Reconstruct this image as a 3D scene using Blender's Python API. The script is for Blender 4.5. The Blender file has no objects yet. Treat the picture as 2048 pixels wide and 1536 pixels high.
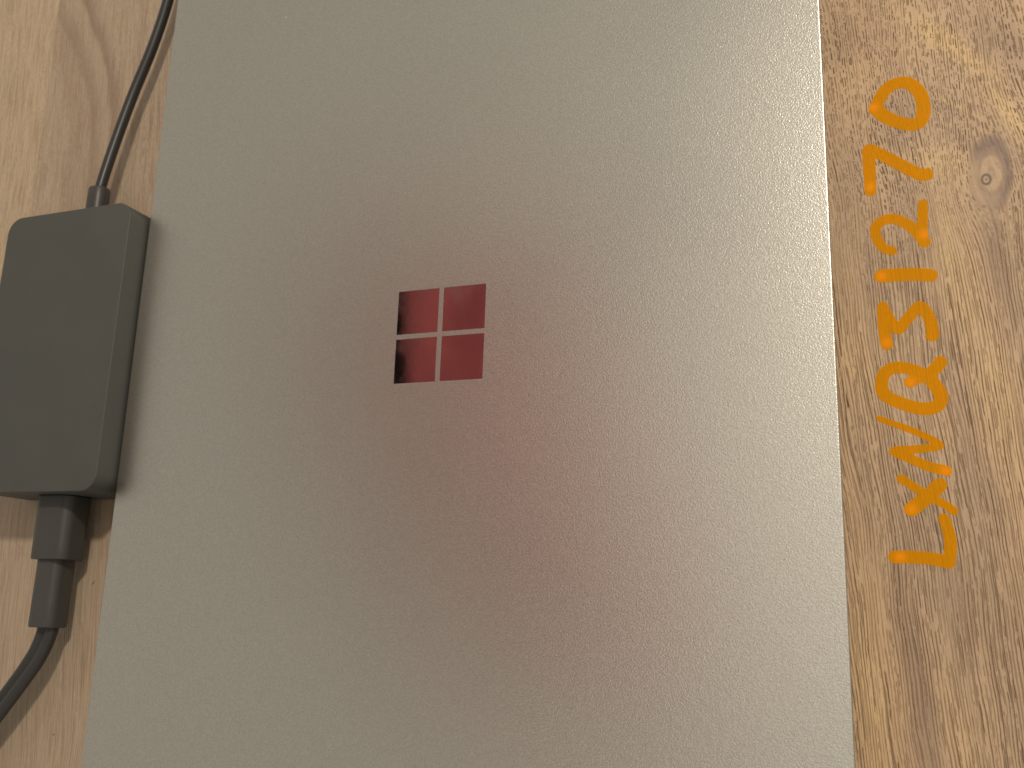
import bpy, bmesh, math
from mathutils import Vector, Matrix
mm = 0.001
scene = bpy.context.scene
COL = scene.collection

# ------------------------------------------------------------------ camera
cam = bpy.data.cameras.new('camera')
cam.sensor_width = 36.0
cam.lens = 33.82
cam.clip_start = 0.01
cam.clip_end = 50.0
camo = bpy.data.objects.new('camera', cam)
COL.objects.link(camo)
camo.location = (0.12088, -0.07804, 0.25868)
camo.rotation_euler = (0.243525, 0.365950, 0.034056)
cam.dof.use_dof = True
cam.dof.focus_distance = 0.262
cam.dof.aperture_fstop = 30.0
scene.camera = camo

# ------------------------------------------------------------------ room light
world = bpy.data.worlds.new('World')
scene.world = world
world.use_nodes = True
wn = world.node_tree.nodes
wn['Background'].inputs['Color'].default_value = (1.0, 0.94, 0.825, 1)
wn['Background'].inputs['Strength'].default_value = 0.425

def area(name, loc, target, size, power, color, size_y=None):
    l = bpy.data.lights.new(name, 'AREA')
    l.energy = power
    l.color = color
    if size_y:
        l.shape = 'RECTANGLE'; l.size = size; l.size_y = size_y
    else:
        l.shape = 'DISK'; l.size = size
    o = bpy.data.objects.new(name, l)
    COL.objects.link(o)
    o.location = loc
    o.rotation_euler = (Vector(target) - Vector(loc)).to_track_quat('-Z', 'Y').to_euler()
    return o
KD = Vector((0.47, 0.57, 1.0)).normalized()
area('ceiling_spot', KD * 1.7, (0, 0, 0), 0.14, 13.8, (1.0, 0.90, 0.77))
area('ceiling_panel', (0.40, 0.06, 1.9), (0.15, 0, 0), 1.1, 2.6, (1.0, 0.97, 0.87), 1.3)

scene.view_settings.view_transform = 'Standard'
scene.view_settings.look = 'None'
scene.view_settings.exposure = 0.03
scene.view_settings.gamma = 1.0

# ------------------------------------------------------------------ node helper
class NT:
    def __init__(s, name):
        s.m = bpy.data.materials.new(name)
        s.m.use_nodes = True
        s.t = s.m.node_tree
        s.n = s.t.nodes
        s.l = s.t.links
        s.b = s.n['Principled BSDF']
        s.out = s.n['Material Output']
    def put(s, sock, v):
        if isinstance(v, bpy.types.NodeSocket):
            s.l.new(v, sock)
        else:
            if sock.type == 'RGBA' and len(v) == 3:
                v = (*v, 1)
            sock.default_value = v
    def math(s, op, a, b=None, c=None, clamp=False):
        n = s.n.new('ShaderNodeMath'); n.operation = op; n.use_clamp = clamp
        s.put(n.inputs[0], a)
        if b is not None: s.put(n.inputs[1], b)
        if c is not None: s.put(n.inputs[2], c)
        return n.outputs[0]
    def add(s, a, b): return s.math('ADD', a, b)
    def sub(s, a, b): return s.math('SUBTRACT', a, b)
    def mul(s, a, b): return s.math('MULTIPLY', a, b)
    def xyz(s, x, y, z=0.0):
        n = s.n.new('ShaderNodeCombineXYZ')
        for i, v in enumerate((x, y, z)): s.put(n.inputs[i], v)
        return n.outputs[0]
    def pos(s):
        g = s.n.new('ShaderNodeTexCoord')
        k = s.n.new('ShaderNodeSeparateXYZ')
        s.l.new(g.outputs['Object'], k.inputs[0])
        return [s.mul(k.outputs[i], 1000.0) for i in range(3)]
    def noise(s, v, scale=1.0, detail=2.0, rough=0.5, dist=0.0, color=False):
        n = s.n.new('ShaderNodeTexNoise')
        s.put(n.inputs['Vector'], v)
        n.inputs['Scale'].default_value = scale
        n.inputs['Detail'].default_value = detail
        n.inputs['Roughness'].default_value = rough
        n.inputs['Distortion'].default_value = dist
        return n.outputs['Color' if color else 'Fac']
    def voronoi(s, v, feature='F1'):
        n = s.n.new('ShaderNodeTexVoronoi')
        n.voronoi_dimensions = '2D'
        n.feature = feature
        n.inputs['Scale'].default_value = 1.0
        s.put(n.inputs['Vector'], v)
        return n
    def step(s, v, a, b, lo=0.0, hi=1.0):
        n = s.n.new('ShaderNodeMapRange'); n.interpolation_type = 'SMOOTHSTEP'
        s.put(n.inputs[0], v)
        for i, q in enumerate((a, b, lo, hi)): s.put(n.inputs[i + 1], q)
        return n.outputs[0]
    def mix(s, f, a, b, mode='MIX'):
        n = s.n.new('ShaderNodeMix'); n.data_type = 'RGBA'; n.blend_type = mode
        s.put(n.inputs[0], f); s.put(n.inputs[6], a); s.put(n.inputs[7], b)
        return n.outputs[2]
    def bump(s, h, strength, dist, normal=None):
        n = s.n.new('ShaderNodeBump')
        n.inputs['Strength'].default_value = strength
        n.inputs['Distance'].default_value = dist
        s.put(n.inputs['Height'], h)
        if normal is not None: s.l.new(normal, n.inputs['Normal'])
        return n.outputs[0]
    def gauss(s, d2):                      # exp(-d2)
        return s.math('POWER', 2.718, s.mul(d2, -1.0))
    def sq(s, a): return s.mul(a, a)
    def blob(s, x, y, cx, cy, rx, ry, ang=0.0):
        dx = s.sub(x, cx); dy = s.sub(y, cy)
        c, q = math.cos(ang), math.sin(ang)
        u = s.mul(s.add(s.mul(dx, c), s.mul(dy, q)), 1 / rx)
        v = s.mul(s.sub(s.mul(dy, c), s.mul(dx, q)), 1 / ry)
        return s.gauss(s.add(s.sq(u), s.sq(v)))

# ------------------------------------------------------------------ wood laminate
def wood_material():
    N = NT('wood_laminate')
    x, y, z = N.pos()
    P = N.xyz(x, y, 0.0)
    # slow wander of the grain
    w1 = N.sub(N.noise(N.xyz(N.mul(x, 0.022), N.mul(y, 0.011), 3.0), 1.0, 2.0), 0.5)
    w2 = N.sub(N.noise(N.xyz(N.mul(x, 0.12), N.mul(y, 0.03), 7.0), 1.0, 2.0), 0.5)
    kx, ky = 150.5, 35.0
    dx = N.sub(x, kx); dy = N.sub(y, ky)
    r2 = N.add(N.sq(N.mul(dx, 1 / 9.0)), N.sq(N.mul(dy, 1 / 19.0)))
    kn = N.gauss(r2)                                   # knot influence
    # grain coordinate: distance across the grain, pushed apart round the knot
    across = N.sub(N.add(N.add(x, N.mul(w1, 9.0)), N.mul(w2, 0.9)),
                   N.mul(N.mul(dx, kn), 0.75))
    across = N.add(across, N.mul(y, 0.075))
    right = N.step(x, 60.0, 80.0)
    # figure: broad mauve and tan bands
    f1 = N.noise(N.xyz(N.mul(across, 0.085), N.mul(y, 0.006), 1.0), 1.0, 3.0, 0.5, 0.0)
    f2 = N.noise(N.xyz(N.mul(across, 0.30), N.mul(y, 0.012), 5.0), 1.0, 3.0, 0.6, 0.0)
    fig = N.add(N.mul(f1, 0.75), N.mul(f2, 0.35))
    mauve = N.step(fig, 0.46, 0.68)
    # placed features of this print: dark drifts
    dark = None
    for (cx, cy, rx, ry, a, k) in [
            (157, 76, 6.5, 13, 0.5, 0.55), (141, 59, 14, 4.2, -0.62, 0.45), (147, 46, 9, 3.2, -0.55, 0.5),
            (130, 55, 8, 9, 0.0, 0.45), (151.5, 12, 3.2, 16, 0.04, 0.75), (153, 0, 4.5, 9, 0.0, 0.5), (141, -46, 3.5, 16, 0.1, 0.4),
            (137, -73, 8, 15, 0.15, 0.55), (126, -92, 3.2, 34, 0.10, 0.8), (130, -55, 8, 18, 0.1, 0.45),
            (117, 40, 3, 20, 0.0, 0.40), (122, 12, 5, 14, 0.0, 0.3), (118, 84, 6, 10, 0.2, 0.4), (117, -48, 2.0, 22, 0.07, 0.3)]:
        g = N.mul(N.blob(N.add(x, N.mul(w2, 8.0)), N.add(y, N.mul(w1, 18.0)), cx, cy, rx, ry, a), k)
        dark = g if dark is None else N.math('MAXIMUM', dark, g)
    # pale drifts
    pale = None
    for (cx, cy, rx, ry, a, k) in [
            (144, 76, 15, 2.6, -0.80, 1.3), (156, 54, 11, 2.2, -1.15, 1.25), (144, 58.5, 8, 0.9, -0.6, 1.0), (139, 41, 11, 5, -0.3, 0.7),
            (141, 10, 4.0, 22, 0.14, 0.8), (148, -22, 4, 18, 0.12, 0.8), (158, -60, 5, 25, 0.1, 0.7),
            (115, -95, 4.0, 22, 0.08, 0.9), (134, -105, 3.5, 14, 0.1, 0.6), (116, -10, 4.0, 12, 0.0, 0.4), (120, 70, 8, 6, 0.3, 0.35)]:
        g = N.mul(N.blob(N.add(x, N.mul(w2, 6.0)), N.add(y, N.mul(w1, 14.0)), cx, cy, rx, ry, a), k)
        pale = g if pale is None else N.math('MINIMUM', N.math('MAXIMUM', pale, g), 1.0)
    # left board: straight pale strip beyond the seam of the print, arched figure beside it
    seam = N.add(-187.0, N.mul(N.sub(150.0, y), 0.022))
    strip = N.step(N.sub(N.add(x, N.mul(w2, 1.0)), seam), 0.6, -0.6)
    arcs = None
    for (px, py, cv, wd, k) in [(-147.0, 74.0, 0.0036, 1.5, 0.9), (-156.0, 70.0, 0.0042, 2.0, 0.7), (-166.0, 66.0, 0.0030, 3.5, 0.35), (-139.0, 80.0, 0.0010, 1.3, 0.35)]:
        yy = N.sub(y, py)
        cx = N.sub(px, N.mul(N.sq(yy), cv))
        e = N.mul(N.add(N.sub(x, cx), N.mul(w2, 7.0)), 1 / wd)
        # sharp on the outside, fading inward
        side = N.mix(N.step(e, -0.4, 0.4), (1, 1, 1), (0.12, 0.12, 0.12))
        g = N.mul(N.mul(N.gauss(N.mul(N.sq(e), side)), k), N.step(y, 30.0, 70.0))
        arcs = g if arcs is None else N.math('MAXIMUM', arcs, g)
    left = N.sub(1.0, right)
    dark_l = N.mul(N.mul(arcs, left), N.sub(1.0, strip))
    tan0 = N.mix(N.step(N.noise(N.xyz(N.mul(across, 0.05), N.mul(y, 0.012), 9.0)), 0.35, 0.65),
                (0.57, 0.395, 0.24), (0.62, 0.415, 0.235))
    tan = N.mix(left, tan0, (0.54, 0.41, 0.275))
    mv = N.mix(left, (0.40, 0.272, 0.18), (0.375, 0.298, 0.222))
    amt = N.math('MULTIPLY', mauve, 0.50)
    amt = N.math('MAXIMUM', amt, N.mul(dark, right))
    amt = N.math('MAXIMUM', amt, N.mul(left, 0.62))
    amt = N.mul(amt, N.sub(1.0, N.mul(N.mul(pale, right), 0.85)))
    amt = N.mul(amt, N.sub(1.0, N.mul(N.mul(strip, left), 0.92)))
    col = N.mix(amt, tan, mv)
    col = N.mix(N.mul(N.mul(pale, right), 0.85), col, (0.70, 0.475, 0.235))
    col = N.mix(N.mul(N.mul(dark, right), 0.45), col, (0.25, 0.165, 0.115))
    col = N.mix(N.mul(dark_l, 0.88), col, (0.25, 0.165, 0.12))
    # fine fibre streaks
    fib = N.noise(N.xyz(N.mul(across, 1.5), N.mul(y, 0.045), 2.0), 1.0, 3.0, 0.6)
    fib2 = N.noise(N.xyz(N.mul(across, 4.0), N.mul(y, 0.35), 4.0), 1.0, 2.0, 0.6)
    col = N.mix(N.mul(N.step(fib, 0.40, 0.72), N.add(0.28, N.mul(left, 0.36))), col, (0.25, 0.155, 0.095))
    col = N.mix(N.step(fib2, 0.5, 0.8, 0.0, 0.30), col, (0.27, 0.17, 0.105))
    grain = N.noise(P, 2.2, 3.0, 0.7)
    col = N.mix(N.step(grain, 0.35, 0.7, 0.0, 0.16), col, (0.70, 0.50, 0.30))
    # knot: rings, dark eye
    rr = N.math('SQRT', N.add(N.sq(N.mul(N.add(N.sub(dx, 0.7), N.mul(w2, 3.0)), 1 / 0.9)), N.sq(N.mul(N.add(N.sub(dy, 1.5), N.mul(w2, 4.0)), 1 / 1.9))))
    rings = N.math('SINE', N.mul(rr, 2.6))
    ringm = N.mul(N.step(rings, -0.2, 1.0), N.step(rr, 8.0, 2.0))
    col = N.mix(N.mul(ringm, 0.42), col, (0.22, 0.14, 0.10))
    halo = N.mul(N.mul(N.step(rr, 6.3, 4.4), N.step(rr, 2.4, 4.3)), N.step(N.add(dx, N.mul(dy, 0.35)), -5.0, 3.5, 0.15, 1.0))
    col = N.mix(N.mul(halo, 0.80), col, (0.19, 0.13, 0.11))
    core = N.step(rr, 3.2, 1.6)
    col = N.mix(N.mul(core, 0.45), col, (0.50, 0.36, 0.23))
    ex = N.sub(x, 149.9); ey = N.sub(y, 34.9)
    er = N.math('SQRT', N.add(N.sq(ex), N.mul(N.sq(ey), 0.6)))
    ering = N.gauss(N.sq(N.mul(N.sub(er, 1.0), 3.2)))
    col = N.mix(N.mul(ering, 0.85), col, (0.09, 0.06, 0.045))
    col = N.mix(N.step(er, 0.45, 0.1, 0.0, 0.7), col, (0.10, 0.065, 0.05))
    # pores: short above, long below
    short_long = N.step(N.add(y, N.mul(w1, 60.0)), 45.0, -5.0)
    slow = N.noise(N.xyz(N.mul(x, 0.16), N.mul(y, 0.007), 33.0), 1.0, 2.0)
    lines = N.add(across, N.mul(slow, 2.4))
    def pores(space, length, off, width, thr, wob):
        jit = N.mul(N.sub(N.noise(N.xyz(N.mul(x, 0.8), N.mul(y, 0.30), off), 1.0, 2.0), 0.5), wob)
        u = N.mul(N.add(N.add(lines, jit), off), 1 / space)
        row = N.math('FLOOR', u)
        fr = N.math('ABSOLUTE', N.sub(N.math('FRACT', u), 0.5))
        wn = N.n.new('ShaderNodeTexWhiteNoise'); wn.noise_dimensions = '1D'
        N.l.new(N.add(row, off), wn.inputs['W'])
        rnd = wn.outputs['Value']
        seg = N.noise(N.xyz(N.add(N.mul(y, 1 / length), N.mul(rnd, 57.0)), N.mul(rnd, 91.0), off), 1.0, 2.0, 0.55)
        on = N.step(seg, N.add(thr, N.mul(rnd, 0.10)), N.add(thr + 0.09, N.mul(rnd, 0.10)))
        wd = N.mul(N.add(0.55, N.mul(on, 0.45)), width / space)
        line = N.step(fr, wd, N.mul(wd, 0.35))
        return N.mul(line, N.mul(on, N.add(0.45, N.mul(rnd, 0.55))))
    ps = N.math('MAXIMUM', pores(0.66, 2.0, 3.1, 0.20, 0.39, 0.45), pores(0.83, 3.2, 14.3, 0.20, 0.42, 0.5))
    pl = N.math('MAXIMUM', pores(0.80, 9.0, 7.7, 0.20, 0.31, 0.35), pores(1.27, 16.0, 24.9, 0.22, 0.43, 0.4))
    pl = N.math('MAXIMUM', pl, N.mul(pores(0.62, 4.0, 41.0, 0.18, 0.38, 0.3), 0.7))
    pr = N.add(N.mul(ps, N.sub(1.0, short_long)), N.mul(pl, short_long))
    clump = N.step(N.noise(N.xyz(N.mul(across, 0.13), N.mul(y, 0.016), 21.0), 1.0, 3.0, 0.6), 0.30, 0.62, 0.55, 1.0)
    pr = N.mul(pr, clump)
    pr = N.mul(pr, N.sub(1.0, N.step(rr, 7.0, 4.0, 0.0, 0.8)))
    pr = N.mul(pr, N.add(0.34, N.mul(right, 0.66)))
    col = N.mix(N.mul(pr, 1.0), col, (0.105, 0.056, 0.03))
    # two small dents and specks near the charger
    for (cx, cy, rx, ry, a) in [(-129.9, -73.5, 0.25, 0.9, -0.6), (-138.3, -122.5, 0.35, 0.35, 0.0), (-161.0, -118.0, 0.25, 0.25, 0.0), (118.6, 12.0, 0.2, 0.3, 0.0)]:
        col = N.mix(N.mul(N.blob(x, y, cx, cy, rx, ry, a), 0.85), col, (0.06, 0.04, 0.03))
    N.put(N.b.inputs['Base Color'], col)
    N.put(N.b.inputs['Roughness'], N.add(0.52, N.mul(pr, 0.25)))
    N.b.inputs['Specular IOR Level'].default_value = 0.32
    h = N.sub(N.add(N.mul(fib2, 0.25), N.mul(grain, 0.35)), pr)
    N.put(N.b.inputs['Normal'], N.bump(h, 0.55, 0.00011))
    return N.m

DUST = [(-62.9, 118.4, 0.4), (-20.0, 96.0, 0.2), (35.0, -60.0, 0.2), (70.0, 20.0, 0.22)]
def laptop_metal(name='anodised_metal', col=(0.58, 0.55, 0.485), rough=0.31, sparkle=1.0):
    N = NT(name)
    x, y, z = N.pos()
    P = N.xyz(x, y, z)
    N.b.inputs['Metallic'].default_value = 1.0
    n1 = N.noise(P, 2.3, 2.0, 0.75)
    n2 = N.noise(P, 3.0, 1.0, 0.6)
    big = N.noise(P, 0.012, 2.0, 0.5)
    c = N.mix(N.step(n1, 0.35, 0.7), tuple(v * 0.91 for v in col), tuple(min(1, v * 1.09) for v in col))
    for (cx, cy, q) in DUST:
        c = N.mix(N.mul(N.blob(x, y, cx, cy, q, q * 0.6, 0.5), 0.9), c, (0.95, 0.93, 0.88))
    N.put(N.b.inputs['Base Color'], c)
    N.put(N.b.inputs['Roughness'], N.add(rough - 0.04, N.mul(big, 0.08)))
    h = N.add(n1, N.mul(n2, 0.5))
    N.put(N.b.inputs['Normal'], N.bump(h, 0.55 * sparkle, 0.00010))
    return N.m

def mirror_metal():
    N = NT('polished_metal')
    x, y, z = N.pos()
    N.b.inputs['Metallic'].default_value = 1.0
    N.b.inputs['Base Color'].default_value = (0.49, 0.47, 0.49, 1)
    sm = N.noise(N.xyz(x, y, z), 0.10, 3.0, 0.6)
    fine = N.noise(N.xyz(N.mul(x, 1.0), N.mul(y, 0.4), z), 1.6, 2.0, 0.6)
    N.put(N.b.inputs['Roughness'], N.add(N.step(sm, 0.35, 0.75, 0.03, 0.13), N.mul(fine, 0.03)))
    N.put(N.b.inputs['Normal'], N.bump(fine, 0.04, 0.00002))
    return N.m

def plastic(name, col, rough, bump=0.25, scale=5.0, spec=0.4):
    N = NT(name)
    x, y, z = N.pos()
    P = N.xyz(x, y, z)
    n = N.noise(P, scale, 2.0, 0.6)
    big = N.noise(P, 0.06, 3.0, 0.6)
    c = N.mix(N.step(big, 0.35, 0.7), tuple(v * 0.96 for v in col), tuple(v * 1.04 for v in col))
    N.put(N.b.inputs['Base Color'], c)
    N.put(N.b.inputs['Roughness'], N.add(rough - 0.05, N.mul(big, 0.1)))
    N.b.inputs['Specular IOR Level'].default_value = spec
    N.put(N.b.inputs['Normal'], N.bump(n, bump, 0.00005))
    return N.m

def ink_material():
    N = NT('orange_marker_ink')
    x, y, z = N.pos()
    at = N.n.new('ShaderNodeAttribute'); at.attribute_name = 'pool'
    pool = at.outputs['Fac']
    n = N.noise(N.xyz(x, y, 0.0), 1.4, 3.0, 0.6)
    c = N.mix(pool, (1.0, 0.42, 0.0), (1.0, 0.30, 0.0))
    c = N.mix(N.step(n, 0.3, 0.75, 0.0, 0.35), c, (0.80, 0.31, 0.0))
    N.put(N.b.inputs['Base Color'], c)
    N.b.inputs['Roughness'].default_value = 0.6
    N.b.inputs['Specular IOR Level'].default_value = 0.12
    tr = N.n.new('ShaderNodeBsdfTransparent')
    tr.inputs['Color'].default_value = (1.0, 0.66, 0.0, 1)
    mx = N.n.new('ShaderNodeMixShader')
    N.put(mx.inputs[0], N.add(N.add(0.40, N.mul(n, 0.24)), N.mul(pool, 0.42)))
    N.l.new(tr.outputs[0], mx.inputs[1])
    N.l.new(N.b.outputs[0], mx.inputs[2])
    N.l.new(mx.outputs[0], N.out.inputs['Surface'])
    return N.m

def cloth_material():
    N = NT('added_reflection_cloth')
    x, y, z = N.pos()
    n = N.noise(N.xyz(x, y, z), 0.02, 3.0, 0.6)
    w = N.noise(N.xyz(N.mul(x, 1.0), N.mul(y, 1.0), z), 0.6, 2.0, 0.6)
    c = N.mix(N.step(n, 0.3, 0.7), (0.68, 0.28, 0.29), (0.78, 0.33, 0.33))
    N.put(N.b.inputs['Base Color'], c)
    N.b.inputs['Roughness'].default_value = 0.9
    N.b.inputs['Specular IOR Level'].default_value = 0.1
    N.put(N.b.inputs['Normal'], N.bump(w, 0.3, 0.001))
    return N.m

MW = wood_material()
MM = laptop_metal()
MS = laptop_metal('anodised_metal_side', (0.42, 0.40, 0.385), 0.42, 0.6)
MR = mirror_metal()
MB = plastic('brick_plastic', (0.076, 0.076, 0.068), 0.52)
MP = plastic('plug_plastic', (0.058, 0.056, 0.049), 0.40, 0.35, 4.0)
MC = plastic('cable_sheath', (0.036, 0.034, 0.032), 0.36, 0.15, 3.0)
MK = plastic('dark_rubber', (0.02, 0.02, 0.02), 0.6)
MI = ink_material()
MT = cloth_material()

# ------------------------------------------------------------------ object helpers
def link(name, bm, mat, parent=None, smooth=True, loc=(0, 0, 0)):
    me = bpy.data.meshes.new(name)
    bmesh.ops.recalc_face_normals(bm, faces=bm.faces)
    bm.to_mesh(me); bm.free()
    me.materials.append(mat)
    if smooth:
        for p in me.polygons:
            n = p.normal
            p.use_smooth = not (max(abs(n.x), abs(n.y), abs(n.z)) > 0.9999 and (p.area > 12e-6 or len(p.vertices) > 8))
        try: me.set_sharp_from_angle(angle=math.radians(32))
        except Exception: pass
    o = bpy.data.objects.new(name, me)
    COL.objects.link(o)
    o.location = loc
    if parent: o.parent = parent
    return o
def thing(name, label, cat, loc=(0, 0, 0)):
    o = bpy.data.objects.new(name, None)
    COL.objects.link(o); o.location = loc
    o['label'] = label; o['category'] = cat
    return o
def rrect(x0, x1, y0, y1, r, n=10):
    pts = []
    for cx, cy, a0 in ((x1 - r, y1 - r, 0), (x0 + r, y1 - r, 90), (x0 + r, y0 + r, 180), (x1 - r, y0 + r, 270)):
        for i in range(n + 1):
            a = math.radians(a0 + 90 * i / n)
            pts.append((cx + r * math.cos(a), cy + r * math.sin(a)))
    return pts
def stack(bm, rings, cap0=True, cap1=True):
    """rings: lists of 3D points (mm) of equal length, skinned together"""
    vs = [[bm.verts.new(Vector(p) * mm) for p in r] for r in rings]
    n = len(vs[0])
    for a, b in zip(vs, vs[1:]):
        for i in range(n):
            bm.faces.new((a[i], a[(i + 1) % n], b[(i + 1) % n], b[i]))
    if cap0: bm.faces.new(vs[0][::-1])
    if cap1: bm.faces.new(vs[-1])
    return vs
def slab(x0, x1, y0, y1, z0, z1, r, b=0.4, taper=0.0, n=10, k=4):
    """rounded rectangular block with a rounded top and bottom edge; taper draws the bottom in"""
    bm = bmesh.new(); rings = []
    def ring(z, inset): return [(px, py, z) for px, py in rrect(x0 + inset, x1 - inset, y0 + inset, y1 - inset, max(r - inset, .05), n)]
    for i in range(k + 1):
        a = math.pi / 2 * i / k
        rings.append(ring(z0 + b * (1 - math.sin(a)), taper + b * (1 - math.cos(a))) if False else ring(z0 + b * (1 - math.cos(a)), taper + b * (1 - math.sin(a))))
    for i in range(k + 1):
        a = math.pi / 2 * i / k
        rings.append(ring(z1 - b * (1 - math.sin(a)), b * (1 - math.cos(a))))
    stack(bm, rings)
    return bm

# ------------------------------------------------------------------ table
bm = slab(-620, 480, -420, 420, -28, 0, 4, 1.2)
table = link('tabletop', bm, MW)
table['label'] = 'wood grain laminate tabletop with an orange code handwritten along its right side'
table['category'] = 'table'

# ------------------------------------------------------------------ marker writing on the table (mm, table plane)
INK = [
    ('letter','L',[([(122.43,-62.17),(125.76,-62.13),(129.87,-62.35),(133.49,-63.01),(134.49,-63.17)],1.29,1.3),([(134.36,-63.35),(134.88,-61.6),(135.21,-58.97),(134.97,-55.9),(134.16,-52.8)],1.26,1.07)],[(123.68,-62.15)]) ,
    ('letter','X',[([(124.99,-42.77),(128.42,-45.34),(131.61,-47.64),(134.39,-49.24),(136.52,-50.95)],0.84,0.77),([(126.95,-50.44),(129.92,-48.07),(132.4,-45.8),(133.7,-44.5)],1.35,1.3)],[(126.95,-50.44)]) ,
    ('letter','W',[([(120.67,-27.23),(123.42,-28.52),(127.62,-30.33),(131.71,-32.57),(134.43,-34.6),(131.55,-35.2),(127.31,-35.54),(123.67,-35.8),(127.19,-37.66),(131.27,-39.69),(135.46,-41.06)],0.55,0.99)],[(135.33,-41.06)]) ,
    ('letter','Q',[([(131.17,-15.92),(128.93,-14.76),(126.42,-14.09),(124.07,-14.34),(122.35,-15.79),(121.75,-18.09),(121.91,-20.42),(123.42,-22.04),(126.57,-23.72),(129.71,-24.88),(132.42,-25.2),(134.5,-24.47),(135.46,-22.76),(135.14,-20.85),(133.96,-18.76),(132.94,-16.92)],1.27,1.39),([(128.51,-18.08),(130.64,-17.04),(132.98,-16.16),(134.66,-14.85),(135.9,-13.27)],1.21,1.32)],[(128.51,-18.08)]) ,
    ('digit','3',[([(123.53,-7.77),(123.2,-5.11),(122.98,-1.64),(122.95,1.03),(123.08,2.62)],1.25,1.08),([(123.17,2.08),(124.77,-1.52),(126.07,-3.61),(127.01,-3.55),(128.78,-1.31),(130.79,0.9),(132.01,1.8),(133.31,0.3),(134.29,-2.54),(134.58,-5.17),(134.52,-6.16)],1.14,1.28),([(133.6,-6.27),(134.54,-5.95)],0.73,1.1)],[(123.56,-7.24)]) ,
    ('digit','1',[([(123.24,11.02),(126.48,10.98),(131.4,10.68),(135.09,10.04)],1.55,1.43)],[(123.15,11.03)]) ,
    ('digit','2',[([(134.41,30.06),(134.18,26.25),(133.81,22.24),(134.07,19.13)],1.02,1.1),([(134.17,19.36),(132.5,22.4),(130.56,24.53),(127.75,26.46),(125.25,26.77),(122.85,25.46),(122.32,23.34),(123.02,20.61),(124.39,18.55),(126.23,17.72)],1.27,1.02)],[(134.21,21.48)]) ,
    ('digit','7',[([(121.69,35.39),(121.76,40.09),(121.74,47.62)],1.24,1.36),([(122.05,47.67),(122.89,47.19),(127.44,43.75),(131.89,40.14),(134.69,38.17),(135.86,38.2)],1.31,1.39),([(135.96,38.57),(136.22,39.42)],0.9,0.67)],[(121.75,36.62)]) ,
    ('digit','0',[([(124.22,59.64),(125.41,62.31),(127.75,65.36),(130.83,66.29),(133.36,65.42),(135.34,62.86),(136.21,59.66),(136.11,55.89),(134.78,53.5),(132.24,53.42),(128.91,54.97),(126.02,57.29),(124.22,59.64)],1.38,1.52),([(123.76,59.92),(124.18,59.64)],0.85,0.95)],[(123.67,59.94)]) ,
]

def seg_dist(px, py, a, b):
    dx, dy = b[0] - a[0], b[1] - a[1]
    L = dx * dx + dy * dy
    t = 0.0 if L == 0 else max(0.0, min(1.0, ((px - a[0]) * dx + (py - a[1]) * dy) / L))
    return math.hypot(px - a[0] - t * dx, py - a[1] - t * dy), t
def smooth_path(pts, keep=3):
    if len(pts) < 3: return pts
    out = []
    n = len(pts)
    for i in range(n - 1):
        p0 = pts[max(i - 1, 0)]; p1 = pts[i]; p2 = pts[i + 1]; p3 = pts[min(i + 2, n - 1)]
        for k in range(4):
            t = k / 4
            out.append(tuple(0.5 * (2 * p1[j] + (p2[j] - p0[j]) * t + (2 * p0[j] - 5 * p1[j] + 4 * p2[j] - p3[j]) * t * t
                                    + (3 * p1[j] - p0[j] - 3 * p2[j] + p3[j]) * t ** 3) for j in (0, 1)))
    out.append(pts[-1])
    return out
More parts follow.
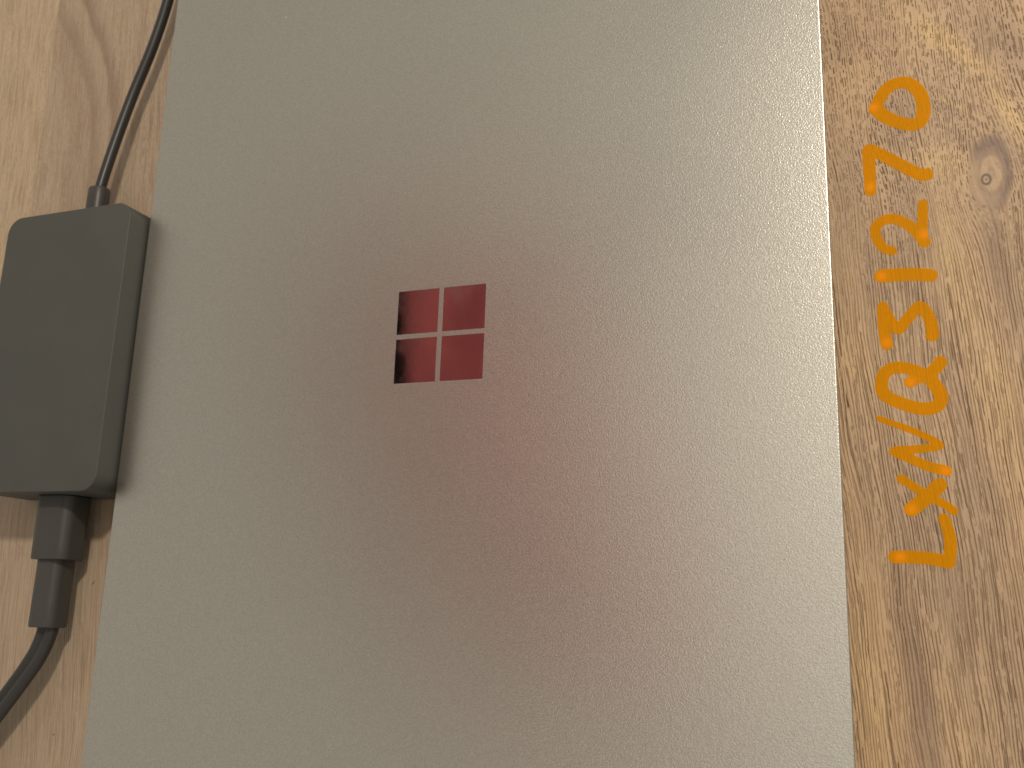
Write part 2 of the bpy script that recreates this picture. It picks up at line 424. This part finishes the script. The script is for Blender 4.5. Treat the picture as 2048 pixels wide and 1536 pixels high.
def ink_char(kind, ch, strokes, pools):
    S = []
    for pts, w0, w1 in strokes:
        q = pts if ch in '71' or len(pts) < 3 else smooth_path(pts)
        L = [0.0]
        for a, b in zip(q, q[1:]): L.append(L[-1] + math.hypot(b[0] - a[0], b[1] - a[1]))
        S.append((q, [(w0 + (w1 - w0) * l / L[-1]) * (1.32 if ch in 'WX' else 1.2) for l in L]))
    allp = [p for q, w in S for p in q]
    x0 = min(p[0] for p in allp) - 2; x1 = max(p[0] for p in allp) + 2
    y0 = min(p[1] for p in allp) - 2; y1 = max(p[1] for p in allp) + 2
    h = 0.22
    nx = int((x1 - x0) / h) + 1; ny = int((y1 - y0) / h) + 1
    def f(px, py):
        best = -9.0
        for q, w in S:
            for i in range(len(q) - 1):
                if abs(px - q[i][0]) > 6 or abs(py - q[i][1]) > 8: continue
                d, t = seg_dist(px, py, q[i], q[i + 1])
                v = w[i] + (w[i + 1] - w[i]) * t - d
                if v > best: best = v
        return best + 0.05 * math.sin(px * 5.1 + py * 3.3) * math.sin(py * 4.7 - px * 1.9) + 0.03 * math.sin(px * 11 + 1.3 * py)
    F = [[f(x0 + i * h, y0 + j * h) for i in range(nx)] for j in range(ny)]
    bm = bmesh.new(); lay = bm.verts.layers.float.new('pool'); cache = {}
    def vert(key, px, py):
        if key not in cache:
            v = bm.verts.new((px * mm, py * mm, 0.05 * mm))
            v[lay] = max(math.exp(-((px - a) ** 2 + (py - b) ** 2) / 1.9) for a, b in pools)
            cache[key] = v
        return cache[key]
    for j in range(ny - 1):
        for i in range(nx - 1):
            cs = [(i, j), (i + 1, j), (i + 1, j + 1), (i, j + 1)]
            vals = [F[b][a] for a, b in cs]
            if max(vals) <= 0: continue
            poly = []
            for k in range(4):
                a, b = cs[k], cs[(k + 1) % 4]; va, vb = vals[k], vals[(k + 1) % 4]
                if va > 0: poly.append(vert(a, x0 + a[0] * h, y0 + a[1] * h))
                if (va > 0) != (vb > 0):
                    t = va / (va - vb)
                    t = min(max(t, 0.02), 0.98) if True else t
                    e = (a, b) if a < b else (b, a)
                    poly.append(vert(e, x0 + (a[0] + (b[0] - a[0]) * t) * h, y0 + (a[1] + (b[1] - a[1]) * t) * h))
            if len(poly) >= 3:
                try: bm.faces.new(poly)
                except ValueError: pass
    bmesh.ops.recalc_face_normals(bm, faces=bm.faces)
    if sum(fc.normal.z for fc in bm.faces) < 0: bmesh.ops.reverse_faces(bm, faces=bm.faces)
    o = link(kind, bm, MI, table, smooth=False)
    o['label'] = 'orange marker %s %s in the code written on the table' % ('letter' if kind == 'letter' else 'digit', ch)
    return o
for kind, ch, strokes, pools in INK:
    ink_char(kind, ch, strokes, pools)

# ------------------------------------------------------------------ laptop (closed)
LX, LY = 111.5, 154.0
lap = thing('laptop', 'closed silver laptop with a polished four-square emblem in the middle of its lid', 'laptop')
H = 14.5
lid = None
def lid_mesh():
    """lid slab whose top face is pierced by four shallow square pockets"""
    bm = bmesh.new(); r = 7.0; b = 0.45; k = 5; z0, z1 = 10.6, H
    def ring(z, inset): return [(px, py, z) for px, py in rrect(-LX + inset, LX - inset, -LY + inset, LY - inset, r - inset, 12)]
    rings = [ring(z0, 1.6), ring(z0 + 0.9, 0.55), ring(z0 + 2.0, 0.12), ring(z1 - b - 0.4, 0.0)]
    for i in range(k + 1):
        a = math.pi / 2 * i / k
        rings.append(ring(z1 - b * (1 - math.sin(a)), b * (1 - math.cos(a))))
    vs = stack(bm, rings, True, False)
    edges = []
    top = vs[-1]
    for i in range(len(top)): edges.append(bm.edges.get((top[i], top[(i + 1) % len(top)])))
    holes = []
    for (x0, x1, y0, y1) in SQ:
        q = [bm.verts.new(Vector((x, y, H)) * mm) for x, y in ((x0, y0), (x1, y0), (x1, y1), (x0, y1))]
        for i in range(4): edges.append(bm.edges.new((q[i], q[(i + 1) % 4])))
        holes.append(q)
    bmesh.ops.triangle_fill(bm, use_beauty=True, use_dissolve=False, edges=edges)
    for q in holes:
        c = sum((v.co for v in q), Vector()) / 4
        for f in [f for f in bm.faces if all(v in q for v in f.verts)]: bm.faces.remove(f)
        d = [bm.verts.new(v.co - Vector((0, 0, 0.22 * mm))) for v in q]
        for i in range(4): bm.faces.new((q[i], q[(i + 1) % 4], d[(i + 1) % 4], d[i]))
        bm.faces.new(d)
    return bm
L2, g2, ox = 28.481 / 2, 1.449 / 2, 1.918
SQ = [(ox + a, ox + b, c, d) for a, b in ((-L2, -g2), (g2, L2)) for c, d in ((-L2, -g2), (g2, L2))]
lid = link('lid', lid_mesh(), MM, lap)
for p in lid.data.polygons:
    if abs(p.normal.z) > 0.9999: p.use_smooth = False
for i, (x0, x1, y0, y1) in enumerate(SQ):
    e = 0.04
    bmq = slab(x0 + e, x1 - e, y0 + e, y1 - e, H - 0.20, H - 0.02, 0.12, 0.03, n=2, k=2)
    link('emblem_square', bmq, MR, lid, smooth=False)
base = link('base', slab(-LX + 0.3, LX - 0.3, -LY + 0.3, LY - 0.3, 1.2, 10.1, 7.0, 1.0, taper=3.2, n=12), MS, lap)
link('gasket', slab(-LX + 2, LX - 2, -LY + 2, LY - 2, 10.1, 10.7, 6.0, 0.05, n=8, k=1), MK, lap)
for sx in (-1, 1):
    for sy in (-1, 1):
        link('rubber_foot', slab(sx * 90 - 8, sx * 90 + 8, sy * 135 - 4, sy * 135 + 4, 0.02, 1.3, 3.5, 0.3), MK, lap)

# ------------------------------------------------------------------ power brick
BX0, BX1, BY0, BY1, BZ = -167.8, -112.35, -45.4, 53.3, 22.7
pb = thing('power_brick', 'dark grey rectangular laptop power brick lying against the left edge of the laptop', 'charger', (0, 0, 0))
case = link('case', slab(BX0, BX1, BY0, BY1, 0.25, BZ, 6.0, 0.35, n=14), MB, pb)
link('rubber_foot', slab(BX0 + 6, BX1 - 6, BY0 + 6, BY1 - 6, 0.02, 0.3, 4, 0.05, k=1), MK, pb)

def sweep(pts, section, closed_caps=True, scale=None, twist=None, up=Vector((0, 0, 1))):
    """sweep a 2D section (u across, v up; mm) along 3D points (mm)"""
    P = [Vector(p) for p in pts]; rings = []
    for i, p in enumerate(P):
        t = (P[min(i + 1, len(P) - 1)] - P[max(i - 1, 0)]).normalized()
        side = t.cross(up).normalized(); nv = side.cross(t).normalized()
        a = twist[i] if twist else 0.0
        u = side * math.cos(a) + nv * math.sin(a); v = nv * math.cos(a) - side * math.sin(a)
        s = scale[i] if scale else 1.0
        rings.append([tuple(p + u * q[0] * s + v * q[1] * s) for q in section])
    bm = bmesh.new(); stack(bm, rings, closed_caps, closed_caps)
    return bm
def catmull(pts, k=10):
    out = []; n = len(pts)
    for i in range(n - 1):
        p0, p1, p2, p3 = (Vector(pts[j]) for j in (max(i - 1, 0), i, i + 1, min(i + 2, n - 1)))
        for q in range(k):
            t = q / k
            out.append(0.5 * (2 * p1 + (p2 - p0) * t + (2 * p0 - 5 * p1 + 4 * p2 - p3) * t * t + (3 * p1 - p0 - 3 * p2 + p3) * t ** 3))
    out.append(Vector(pts[-1])); return out
def circle(r, n=24): return [(r * math.cos(2 * math.pi * i / n), r * math.sin(2 * math.pi * i / n)) for i in range(n)]

# output side: collar and thin round cable, one thing with the brick
def y_block(xc, zc, w, h, r, ys, ins, n=8):
    """block along y: rounded-rectangle section; ins = inset at each y station"""
    bm = bmesh.new()
    stack(bm, [[(px, yy, pz) for px, pz in rrect(xc - w / 2 + i, xc + w / 2 - i, zc - h / 2 + i, zc + h / 2 - i, max(r - i, .1), n)] for yy, i in zip(ys, ins)])
    return bm
CABX, CABZ = -139.6, 11.2
link('cable_collar', y_block(CABX, CABZ, 7.6, 7.0, 3.3, [BY1 - 0.5, 62.0, 65.6, 66.3, 66.6], [0, 0.0, 0.05, 0.3, 0.9]), MP, pb)
cab = catmull([(CABX, 62, CABZ), (CABX + 0.25, 68, 11.0), (-137.2, 84, 9.6), (-133.0, 103.8, 8.4), (-126.4, 124, 8.2), (-121.0, 143, 9.0), (-116.5, 162, 11.5), (-110, 186, 17.0), (-98, 212, 19.0), (-70, 240, 12.0), (-30, 262, 4.0), (30, 275, 2.2), (110, 290, 2.2)])
link('output_cable', sweep(cab, circle(1.95)), MC, pb)
link('power_socket', y_block(-137.4, 9.6, 17.0, 13.2, 5.4, [BY0 - 0.06, BY0 + 0.6], [0, 0.1]), MK, pb)

# ------------------------------------------------------------------ mains cord with its plug
cord = thing('mains_cord', 'black mains cord with a stepped plug pushed into the near end of the power brick', 'power cord')
link('plug', y_block(-137.3, 9.6, 15.4, 11.9, 3.9, [BY0 - 0.3, -46.5, -62, -65.9, -66.35, -66.5], [0.0, 0.0, 0.0, 0.0, 0.12, 0.5], 12), MP, cord)
link('plug_grip', y_block(-138.1, 8.9, 10.8, 9.8, 3.5, [-66.0, -67.2, -80, -87.6, -88.1, -88.3], [0.1, 0.1, 0.0, 0.0, 0.12, 0.5], 12), MP, cord)
def fig8(r, d, n=16):
    pts = []
    a0 = math.acos(min(1, (d - 0.45) / r)) if d > 0.55 else 0.3
    for s, c in ((1, d), (-1, -d)):
        lo = -math.pi + a0 if s > 0 else a0; 
        for i in range(n + 1):
            a = (-math.pi + a0) + (2 * math.pi - 2 * a0) * i / n
            if s < 0: a += math.pi
            pts.append((c + r * math.cos(a), r * math.sin(a)))
    return pts
cpath = catmull([(-137.9, -85, 8.6), (-138.3, -90, 8.6), (-141.0, -97, 8.6), (-146.0, -104.5, 8.8), (-152.5, -113, 9.0), (-160, -122.5, 8.8), (-168, -136, 7.0), (-180, -152, 4.2), (-198, -176, 2.4), (-225, -210, 2.2), (-260, -250, 2.2)])
tw = [-0.3 * min(1, i / 30) for i in range(len(cpath))]
link('flat_cord', sweep(cpath, fig8(1.95, 2.1), twist=tw), MC, cord)

# ------------------------------------------------------------------ maroon cloth added out of view, for the red reflection in emblem and lid
def drape(u0, u1, nx, ny=44):
    bm = bmesh.new(); g = []
    for j in range(ny + 1):
        row = []
        for i in range(nx + 1):
            u, v = u0 + (u1 - u0) * i / nx, j / ny
            y = 195 - 330 * v
            x = -229 + 120 * max(0.0, v - 0.36) / 0.64 + 150 * u
            z = 415 + 30 * math.sin(max(u, 0) * 3.0) + 4 * math.sin(u * 17 + v * 5) + 60 * v + 3 * math.sin(v * 23 + u * 3)
            row.append(bm.verts.new((x * mm, y * mm, z * mm)))
        g.append(row)
    for j in range(ny):
        for i in range(nx): bm.faces.new((g[j][i], g[j][i + 1], g[j + 1][i + 1], g[j + 1][i]))
    bmesh.ops.solidify(bm, geom=bm.faces[:], thickness=0.003)
    return bm
refl_cloth = link('added_reflection_cloth', drape(0.0, 1.0, 40), MT)
refl_cloth['label'] = 'maroon cloth added out of view above the laptop to give its emblem and lid a red reflection'
refl_cloth['category'] = 'cloth'
dark_strip = link('added_dark_strip', drape(-0.30, -0.001, 6), MK, refl_cloth)  # dark strip added beside the cloth for the black band mirrored in the emblem
